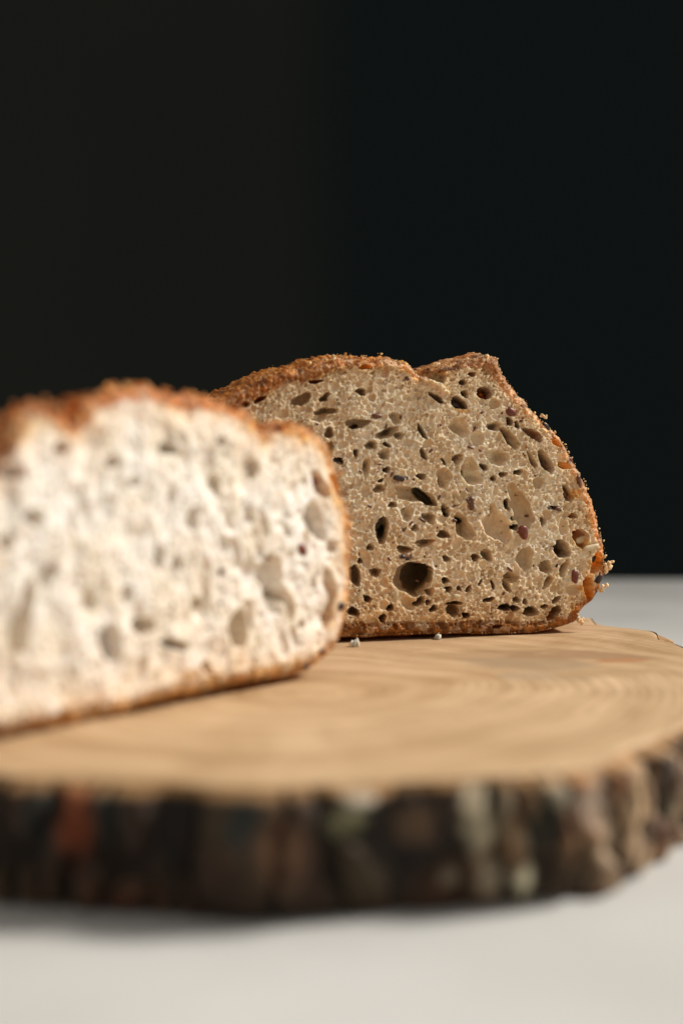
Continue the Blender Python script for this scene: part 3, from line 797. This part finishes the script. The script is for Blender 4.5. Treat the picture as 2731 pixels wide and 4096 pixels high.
HB = [  # px py rx ry ang depth(mm)
 (1205,1597,47,20,-25,5),(1040,1597,32,10,-25,4),(977,1618,24,14,-20,4),(1262,1526,30,9,-8,4),(1460,1469,27,10,-5,4),(1300,1589,27,16,-30,3),(1443,1567,22,14,10,5),
 (1300,1645,48,17,-8,4),(1280,1668,34,20,-20,2),(1427,1694,46,22,0,5),(1425,1702,20,10,-20,9),(1316,1732,19,22,0,5),(1582,1672,30,25,20,2.2),(1549,1732,50,22,-22,4),(1595,1743,22,18,0,2.5),
 (1546,1778,18,8,20,6),(1536,1816,27,24,0,2.5),(1484,1781,28,19,10,3),(1424,1813,13,19,0,3),(1354,1843,24,12,20,6),(1319,1790,16,26,-20,5),(1465,1870,18,42,5,2.2),(1546,1879,17,13,0,3),
 (1522,1922,14,6,-25,6),(1687,1727,34,11,62,6),(1692,1814,26,12,70,5),(1516,1955,26,18,0,2.5),(1935,1572,30,26,20,9),(1850,1529,14,12,0,6),(1888,1497,16,10,10,5),
 (1745,1591,36,11,38,6),(1834,1613,36,20,25,5),(1859,1575,20,14,30,4),(2037,1686,12,19,-20,8),(2067,1700,10,15,-25,7),(2132,1738,42,18,32,5),(2181,1846,56,20,60,8),
 (1837,1711,52,32,40,2.5),(2040,1754,54,22,48,4),(1975,1705,30,20,-10,3),(1986,1830,48,33,25,2.6),(2127,1841,40,11,65,3),(1829,1835,22,22,0,3),(1878,1862,30,36,-20,3),
 (1775,1846,18,7,60,8),(1850,1889,20,8,80,8),(1935,1868,22,12,25,4),(1888,1905,48,30,40,3),(1973,1914,13,12,0,4),(2070,1889,20,11,0,4),(2010,1898,20,11,0,2.5),
 (1775,1911,32,42,-10,3),(1685,1906,20,14,0,3),(2254,1862,28,15,20,4),(2225,1770,25,13,48,4),
 (1650,1978,72,30,8,5),(1700,1990,58,20,38,13),(1528,2120,60,25,96,9),(1530,2135,30,13,100,15),(1648,2315,70,70,20,9),(1668,2316,58,66,40,38),(1627,2054,27,31,0,2.2),(1714,2072,30,22,45,3),
 (1696,2172,38,17,-5,3),(1617,2199,34,16,0,3.5),(1781,2040,26,17,60,4),(1785,2058,12,10,40,10),(1855,2110,60,32,55,4),(1843,2087,24,14,35,12),(1772,2139,28,15,0,5),(1420,2302,46,22,80,8),
 (1787,2236,20,13,18,4),(1781,2323,18,12,0,7),(1795,2358,13,13,0,6),(1835,2354,10,10,0,6),(1679,2406,25,15,-50,7),(1712,2410,12,12,0,5),(1719,2369,18,18,0,2.5),(1412,2447,26,18,10,7),
 (1470,2396,20,13,30,6),(1530,2474,14,18,0,7),(1561,2433,18,11,-40,7),(1733,2435,20,12,-40,7),(1818,2414,34,8,-4,8),(1810,2442,24,26,20,5),(1860,2462,13,12,0,7),(1872,2356,18,9,-50,5),
 (1918,2331,16,6,-55,8),(1660,2113,16,15,0,2.5),(1989,2107,72,50,62,3.2),(1975,2050,20,34,-15,3),(2082,2033,92,40,72,5),(2028,2018,26,15,72,12),(2051,2074,12,10,0,9),(2062,2110,20,14,0,8),
 (2099,2236,46,34,82,4.5),(2182,2269,28,23,60,5),(2246,2197,38,32,50,10),(2256,2273,40,15,-62,4),(2254,2277,20,8,-60,8),(2322,2155,45,28,60,6),(2322,2132,22,12,-5,9),(2385,2253,44,22,-70,5),
 (2352,2356,60,18,82,4),(2215,2031,26,7,10,7),(2291,2064,20,12,0,3),(2026,2344,26,15,65,5),(1970,2340,20,7,75,8),(2041,2311,32,28,0,3),(1954,2400,25,9,-15,9),(2016,2431,28,13,0,7),
 (2057,2434,18,12,20,7),(2121,2447,30,21,0,9),(2215,2452,36,18,-50,9),(2177,2427,15,9,-10,9),(2223,2400,24,10,-40,9),(2099,2408,12,12,0,6),(2065,2400,15,14,0,4),(1866,2464,15,9,-20,8),(1987,2507,22,7,-10,9),
 (2170,2085,15,20,-10,4),(2190,2330,32,14,-55,3),(2270,1975,40,18,60,4),(1945,2220,30,18,50,3),(1570,2020,20,12,0,2.5),(1480,2190,18,14,0,3),(1440,2245,13,11,0,5),(1500,2290,26,20,10,3),(1900,2230,18,14,0,5)]
holesB = [(lambda ca: (ca[0], ca[1], (d * 1.5 if d < 7 else d * 1.7 if d < 30 else d) * 0.001))(FB.affine(px, py, rx, ry, an)) for px, py, rx, ry, an, d in HB]
seedsB = [(1630,1515,22,10,10,'brown',0.0004),(1508,1664,21,10,5,'brown',0.0004),(1603,1914,32,11,5,'dark',0.0006),(2046,1648,22,16,25,'red',0.0006),(2089,1680,17,8,5,'red',0.0003),
 (1354,1843,22,11,25,'dark',0.0025),(1758,2136,16,9,-15,'brown',0.0012),(1886,2014,29,11,86,'brown',0.0003),(2092,2130,30,18,80,'red',0.0014),(2298,2306,28,14,84,'red',0.0008),
 (2314,1927,26,9,78,'brown',0.0002),(2270,1973,23,11,66,'brown',0.0004),(2290,1841,16,8,55,'red',0.0002),(2187,1705,20,10,45,'dark',0.0004),(2393,2315,20,12,-65,'dark',0.0006),
 (2388,2238,15,9,-50,'dark',0.0020),(1920,1802,8,5,10,'red',0.0002),(1927,1650,8,5,-15,'red',0.0002),(1614,2033,9,6,40,'brown',0.0006),(2195,2033,12,7,20,'brown',0.0012),(2232,2037,14,8,25,'brown',0.0010),
 (1872,2354,20,8,-50,'brown',0.0008),(1745,1600,24,9,40,'dark',0.0026),(1840,1622,24,11,25,'dark',0.0024),
 (2350,2157,34,14,-22,'pale',0.0008),(2362,2190,32,12,-18,'pale',0.0016),(1590,2393,42,15,76,'pale',0.0004),(1910,2300,32,11,-75,'pale',0.0006),(1330,1585,24,11,-42,'pale',0.0005),(1419,1592,15,13,20,'pale',0.0004),
 (1440,2378,22,9,-60,'pale',0.0006),(2250,2330,9,9,0,'pale',0.0001),(1825,2385,14,9,0,'pale',0.0002),(1700,2225,10,6,0,'brown',0.0008),(1612,2228,12,7,10,'dark',0.0012),(1632,2236,10,6,-20,'dark',0.0010),
 (1925,1945,6,4,0,'red',0.0003),(1762,1700,7,5,0,'red',0.0002),(2225,2262,9,5,-60,'dark',0.001),(1535,1870,8,5,0,'brown',.0005),(1268,1697,6,5,0,'red',.0002)]
bottom_drop = 0.0016
dark_back = 0.15
dark_spots = 0.7
tcol = np.array([0.74, 0.45, 0.19]); toast_glow_k = 0.55  # toasted tint, warmed and spread inwards as painted translucent glow
lean = 0.27
GO = (0.80, 0.64, 0.42); OR = (0.82, 0.43, 0.12); BR = (0.22, 0.09, 0.03); CR_ = (0.46, 0.24, 0.09)  # OR paints the orange glow of light coming through into the pockets
patchB = [(1560,1450,60,16,12,GO,0.7,-0.6),(1670,1493,70,15,32,GO,0.9,-2.2),(1750,1543,50,12,38,GO,0.8,-1.8),
  (1745,1502,48,26,8,(0.40,0.24,0.10),0.9,3.0),(1800,1470,40,16,-10,(0.16,0.07,0.03),0.8,1.5),(1900,1445,60,20,-8,CR_,0.85,0.5),(1965,1475,34,50,-20,CR_,0.85,0.3),(2010,1530,26,46,-30,(0.60,0.36,0.16),0.8,0.2),
  (1834,1613,45,26,25,(0.30,0.15,0.06),0.7,0),(1845,1640,40,12,10,OR,0.6,0),
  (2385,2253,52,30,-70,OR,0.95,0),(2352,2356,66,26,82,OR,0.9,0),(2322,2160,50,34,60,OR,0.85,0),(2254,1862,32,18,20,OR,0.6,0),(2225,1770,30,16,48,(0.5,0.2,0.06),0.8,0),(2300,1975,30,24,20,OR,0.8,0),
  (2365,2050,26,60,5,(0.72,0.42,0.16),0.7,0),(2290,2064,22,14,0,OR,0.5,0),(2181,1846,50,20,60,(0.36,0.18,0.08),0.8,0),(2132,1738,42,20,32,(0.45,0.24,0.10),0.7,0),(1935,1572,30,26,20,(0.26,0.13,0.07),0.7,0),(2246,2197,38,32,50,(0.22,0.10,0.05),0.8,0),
  (2210,2455,60,30,-40,(0.40,0.22,0.09),0.6,0),(2020,2432,60,22,5,(0.30,0.15,0.06),0.7,0),(1820,2445,50,26,10,(0.42,0.25,0.11),0.7,0),
  (1250,1500,160,22,-12,(0.50,0.28,0.11),0.6,0),(1500,1480,120,16,0,(0.68,0.44,0.20),0.5,0),(2300,2480,60,30,-30,(0.5,0.22,0.06),.7,0),
  (1620,2226,40,10,8,(0.25,0.12,0.09),.7,0)]
backloaf = empty('bread_half', (0.02, 0.47, TOP), 'half loaf of seeded bread at the back, with a round dark hole in its crumb', 'bread')
seedrng = np.random.default_rng(21)
for _ in range(38):
    a_ = seedrng.uniform(0, 6.28); q_ = seedrng.uniform(0, 0.9) ** 0.5
    px_, py_ = 1830 + 500 * q_ * math.cos(a_), 2020 + 420 * q_ * math.sin(a_)
    seedsB.append((px_, py_, seedrng.uniform(6, 15), seedrng.uniform(4, 6.5), seedrng.uniform(0, 180), ['brown', 'brown', 'red', 'brown'][seedrng.integers(4)], 0.0003))
crust_cols_B = [(0, (0.74, 0.44, 0.19)), (30, (0.80, 0.56, 0.30)), (60, (0.70, 0.44, 0.22)), (85, (0.80, 0.44, 0.13)), (115, (0.70, 0.33, 0.08)), (150, (0.62, 0.27, 0.06)), (200, (0.40, 0.17, 0.045)), (230, (0.50, 0.21, 0.04)), (270, (0.50, 0.205, 0.035)),
                (310, (0.48, 0.19, 0.035)), (335, (0.66, 0.31, 0.07)), (360, (0.74, 0.44, 0.19))]
th_B = [(0, 0.0024), (30, 0.0020), (55, 0.0030), (75, 0.0016), (95, 0.0022), (120, 0.0036), (150, 0.0040), (200, 0.0030), (235, 0.0038), (270, 0.0040), (310, 0.0040), (340, 0.0024), (360, 0.0024)]
bulge_B = [(0, 0.0002), (60, 0.0006), (90, 0.0010), (120, 0.0012), (150, 0.0006), (200, 0.0), (240, 0), (360, 0.0002)]
stB = lambda u, w: math.atan2(w - 0.035, u - 0.03) + 1.57 if random.random() < 0.5 else 0.6
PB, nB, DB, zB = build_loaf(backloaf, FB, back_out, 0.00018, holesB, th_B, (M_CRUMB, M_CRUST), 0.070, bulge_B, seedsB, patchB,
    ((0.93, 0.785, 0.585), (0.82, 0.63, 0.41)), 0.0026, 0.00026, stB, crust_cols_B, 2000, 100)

# crust crumbs on the rim of the back loaf
def rim_bits(face, P, n2, n, filt, cols, seed, rr=(0.00015, 0.0006), dmax=0.012, push=-0.0001, bl=0.0):
    r_ = np.random.default_rng(seed); pts = []
    idx = [i for i in range(len(P)) if filt(P[i])]
    for _ in range(n):
        i = idx[r_.integers(len(idx))]; r = rr[0] * (rr[1] / rr[0]) ** (r_.random() ** 2)
        d = r_.uniform(0.0002, dmax) * r_.random(); lift = bl * sstep(0, 0.012, np.array(d))
        q = P[i] + n2[i] * (push + lift + r * 0.3)
        pts.append((face.world([q[0]], [q[1]], [d])[0], r, cols[r_.integers(len(cols))]))
    return pts
M_BITS = mat_crumb('crust_bits', 0.0, 0.001, 0.3)
M_LOOSE = mat_crumb('loose_crumb', 0.6, 0.0015, 0.3)
um = PB[:, 0].min(); uM = PB[:, 0].max()
bits = rim_bits(FB, PB, nB, 300, lambda p: p[1] > 0.06 and p[0] < um + 0.085, [(0.16, 0.06, 0.02), (0.45, 0.18, 0.05), (0.80, 0.55, 0.26), (0.60, 0.26, 0.07)], 5, bl=0.0022)
bits += rim_bits(FB, PB, nB, 260, lambda p: p[1] > 0.02 and p[0] >= um + 0.085, [(0.80, 0.52, 0.24), (0.60, 0.27, 0.07), (0.88, 0.68, 0.40)], 6, rr=(0.00012, 0.0005))
bits += rim_bits(FB, PB, nB, 350, lambda p: p[1] < 0.006, [(0.35, 0.16, 0.05), (0.20, 0.08, 0.03), (0.55, 0.38, 0.2)], 8, rr=(0.00015, 0.0004), dmax=0.003, push=-0.0006)
for (px, py, R) in [(2438, 2268, 15), (2425, 2285, 12), (2446, 2252, 9), (2418, 2352, 12), (2404, 2362, 9), (2330, 2488, 10), (2312, 2470, 12), (2186, 1668, 7), (2172, 1662, 7), (1752, 1456, 8), (1340, 1428, 10), (1905, 1440, 8), (1950, 1432, 10)]:
    c = FB.hit(px, py)
    for k in range(9):
        o_ = rng.normal(0, R * 0.00008 * 0.5, 3)
        bits.append((FB.world([c[0] + o_[0]], [c[1] + o_[1]], [0.001 + o_[2]])[0], R * 0.00008 * rng.uniform(0.5, 0.85), (0.92, 0.66, 0.38)))
b = crumbs(backloaf, 'crust_flakes', bits, M_BITS, 1); keep(b, backloaf); b['kind'] = 'stuff'

# --- front loaf --------------------------------------------------
FF = Face(on_height(0, 2968, TOP), on_height(1219, 2722, TOP))
front_out = disp([(-420, 1420), (-400, 1280), (-330, 1150), (-250, 1080), (-170, 1045), (-100, 1040), (-60, 1062), (-30, 1060), (0, 1020), (30, 965), (70, 932), (110, 926), (140, 940), (165, 972), (180, 965), (200, 930),
    (235, 905), (275, 893), (315, 895), (338, 882), (352, 878), (366, 896), (400, 905), (450, 908), (505, 918), (555, 938), (585, 958), (600, 985), (612, 988), (625, 972), (650, 966), (690, 972), (725, 990), (752, 1015),
    (770, 1055), (785, 1105), (797, 1150), (806, 1190), (811, 1240), (810, 1300), (806, 1370), (796, 1425), (780, 1475), (752, 1512), (715, 1540), (670, 1555), (600, 1565), (540, 1575), (400, 1607), (200, 1657), (0, 1700),
    (-150, 1735), (-280, 1745), (-370, 1690), (-410, 1560)])
HF = [(680,1795,36,24,10,5),(879,1767,17,15,0,5),(1013,1878,16,40,5,3),(455,1852,34,24,0,2.5),(865,1942,18,50,-10,2.5),(689,1985,12,48,0,3),(1281,1942,26,62,-22,4),(1262,2086,34,84,-24,6.5),
 (1091,2331,46,125,-3,6),(1156,2414,20,66,-12,5),(953,2516,40,76,5,6.5),(1318,2340,20,80,-12,4.5),(1314,2460,16,52,5,4.5),(440,2572,46,72,-8,9),(575,2508,40,40,0,3),(703,2580,50,20,10,4),
 (638,2230,18,52,-5,5),(92,2488,42,150,14,5),(300,2118,20,80,5,3),(140,2072,40,36,0,2.5),(28,2170,30,34,10,4),(833,2675,16,34,-30,4),(196,2300,20,60,20,3),(1054,2090,15,60,-15,3),(1145,2122,12,30,-20,4),
 (900,2180,20,40,-10,2.6),(713,2255,14,28,0,4),(540,1928,22,26,0,2.2),(252,1795,30,30,0,2),(1330,2190,14,28,0,3),(1150,1700,26,16,-20,5),(1255,2330,10,24,0,4),(1205,2500,14,20,0,3),(60,1890,50,40,0,2.5),
 (1345,1940,14,50,-14,3),(510,2380,26,40,10,2.4),(800,2420,24,34,0,2.2),(360,2400,30,50,0,2.2),(1000,2060,20,34,-10,2),(770,2080,22,50,-5,2)]
holesF = [(lambda ca: (ca[0], ca[1], d * 0.0021))(FF.affine(px, py, rx, ry, an)) for px, py, rx, ry, an, d in HF]
seedsF = [(1221,2201,12,27,-12,'red',0.0004),(1292,1925,10,20,-20,'red',0.0020),(1363,2425,14,18,10,'dark',0.0012),(879,1770,12,10,0,'dark',0.0018),(640,2262,10,22,0,'brown',0.002),(890,2285,12,14,0,'brown',0.0004),
 (935,2172,10,8,0,'red',0.0003),(690,2418,10,14,0,'brown',0.0006),(885,2412,9,8,0,'brown',0.0004),(715,2262,9,14,0,'brown',0.001),(1115,2232,14,8,20,'red',0.0008),(1230,2665,16,9,0,'dark',0.0006),(1290,2602,14,10,-40,'brown',.0004),
 (255,1790,12,10,0,'brown',.0006),(1150,1705,20,12,-30,'red',.001),(545,1930,9,9,0,'brown',.0004),(1255,2326,7,10,0,'red',.0005)]
patchF = [(60,1720,110,60,-10,(0.72,0.45,0.18),0.5,0),(320,1640,60,60,0,(0.70,0.45,0.2),0.5,0),(1300,1760,60,50,50,(0.72,0.46,0.22),0.5,0),(1345,1960,30,90,-10,(0.72,0.42,0.16),0.6,0),
  (1281,1942,28,60,-22,(0.45,0.17,0.06),0.7,0),(1380,2200,20,120,-5,(0.75,0.48,0.22),0.5,0),(768,2700,60,26,-10,(0.55,0.30,0.1),0.7,0),(1330,2440,30,110,5,(0.66,0.40,0.17),0.6,0),(1110,1700,50,40,-40,(0.35,0.12,0.04),0.7,0.8)]
frontloaf = empty('bread_half', (-0.06, 0.33, TOP), 'out of focus half loaf of seeded bread in front, its cut face bright white', 'bread')
crust_cols_F = [(0, (0.86, 0.52, 0.22)), (30, (0.84, 0.45, 0.14)), (60, (0.74, 0.31, 0.07)), (90, (0.72, 0.29, 0.06)), (140, (0.60, 0.24, 0.06)), (200, (0.4, 0.16, 0.05)), (250, (0.70, 0.36, 0.11)), (310, (0.76, 0.42, 0.14)), (360, (0.86, 0.52, 0.22))]  # baked crust, saturated to stand in for light glowing through it
th_F = [(0, 0.0032), (40, 0.0030), (60, 0.0030), (90, 0.0026), (140, 0.0030), (200, 0.003), (240, 0.0030), (290, 0.0030), (330, 0.0030), (360, 0.0032)]
bulge_F = [(0, 0.0), (50, -0.0003), (75, -0.0015), (90, -0.0022), (140, -0.0025), (180, 0.000), (240, 0), (360, 0)]
bottom_drop = 0.0004
dark_back = 0.8
dark_spots = 0.3
tcol = np.array([0.84, 0.48, 0.20]); toast_glow_k = 0.85  # toasted tint made oranger, the crust's translucent glow put into colour
lean = 0.0
stF = lambda u, w: 1.2 + 0.5 * math.sin(u * 90 + w * 60)
k_mid = 0.20
fine_k = 0.35
dk = 0.7
PF, nF, DF, zF = build_loaf(frontloaf, FF, front_out, 0.00036, holesF, th_F, (M_CRUMB2, M_CRUST), 0.062, bulge_F, seedsF, patchF,
    ((0.90, 0.85, 0.785), (0.81, 0.72, 0.59)), 0.0030, 0.0005, stF, crust_cols_F, 1300, 300, 1.3)
bits = rim_bits(FF, PF, nF, 260, lambda p: p[1] > 0.03, [(0.70, 0.30, 0.08), (0.55, 0.20, 0.05), (0.80, 0.52, 0.22), (0.3, 0.11, 0.03)], 15, rr=(0.0003, 0.0010))
b = crumbs(frontloaf, 'crust_flakes', bits, M_BITS, 2); keep(b, frontloaf); b['kind'] = 'stuff'

# ------------------------------------------------------------------ loose crumbs on the board
CR = [(1750, 2557, 12, 'pale bread crumb lying right below the bottom crust of the back loaf'),
      (1420, 2588, 17, 'flat pale bread crumb on the board beside the lower right corner of the front loaf')]
for px, py, r, lab in CR:
    p = on_height(px, py, TOP); s = 1.15 * r * p[1] / FPX
    col = (0.85, 0.76, 0.60) if 'orange' not in lab else (0.55, 0.2, 0.06)
    wide = 1.6 if 'flat' in lab or 'thin' in lab else 1.0
    pts = [((0 + rng.normal(0, s * 0.3) * wide, rng.normal(0, s * 0.3), s * (0.4 + 0.25 * rng.random())), s * rng.uniform(0.75, 1.1), col) for _ in range(4)]
    o = crumbs(None, 'bread_crumb', pts, M_LOOSE, r); o.location = (p[0], p[1], p[2] + 0.0001)
    o['label'] = lab; o['category'] = 'crumb'; o['group'] = 'loose crumbs on the wooden board'
print('verts', sum(len(o.data.vertices) for o in bpy.data.objects if o.type == 'MESH'))
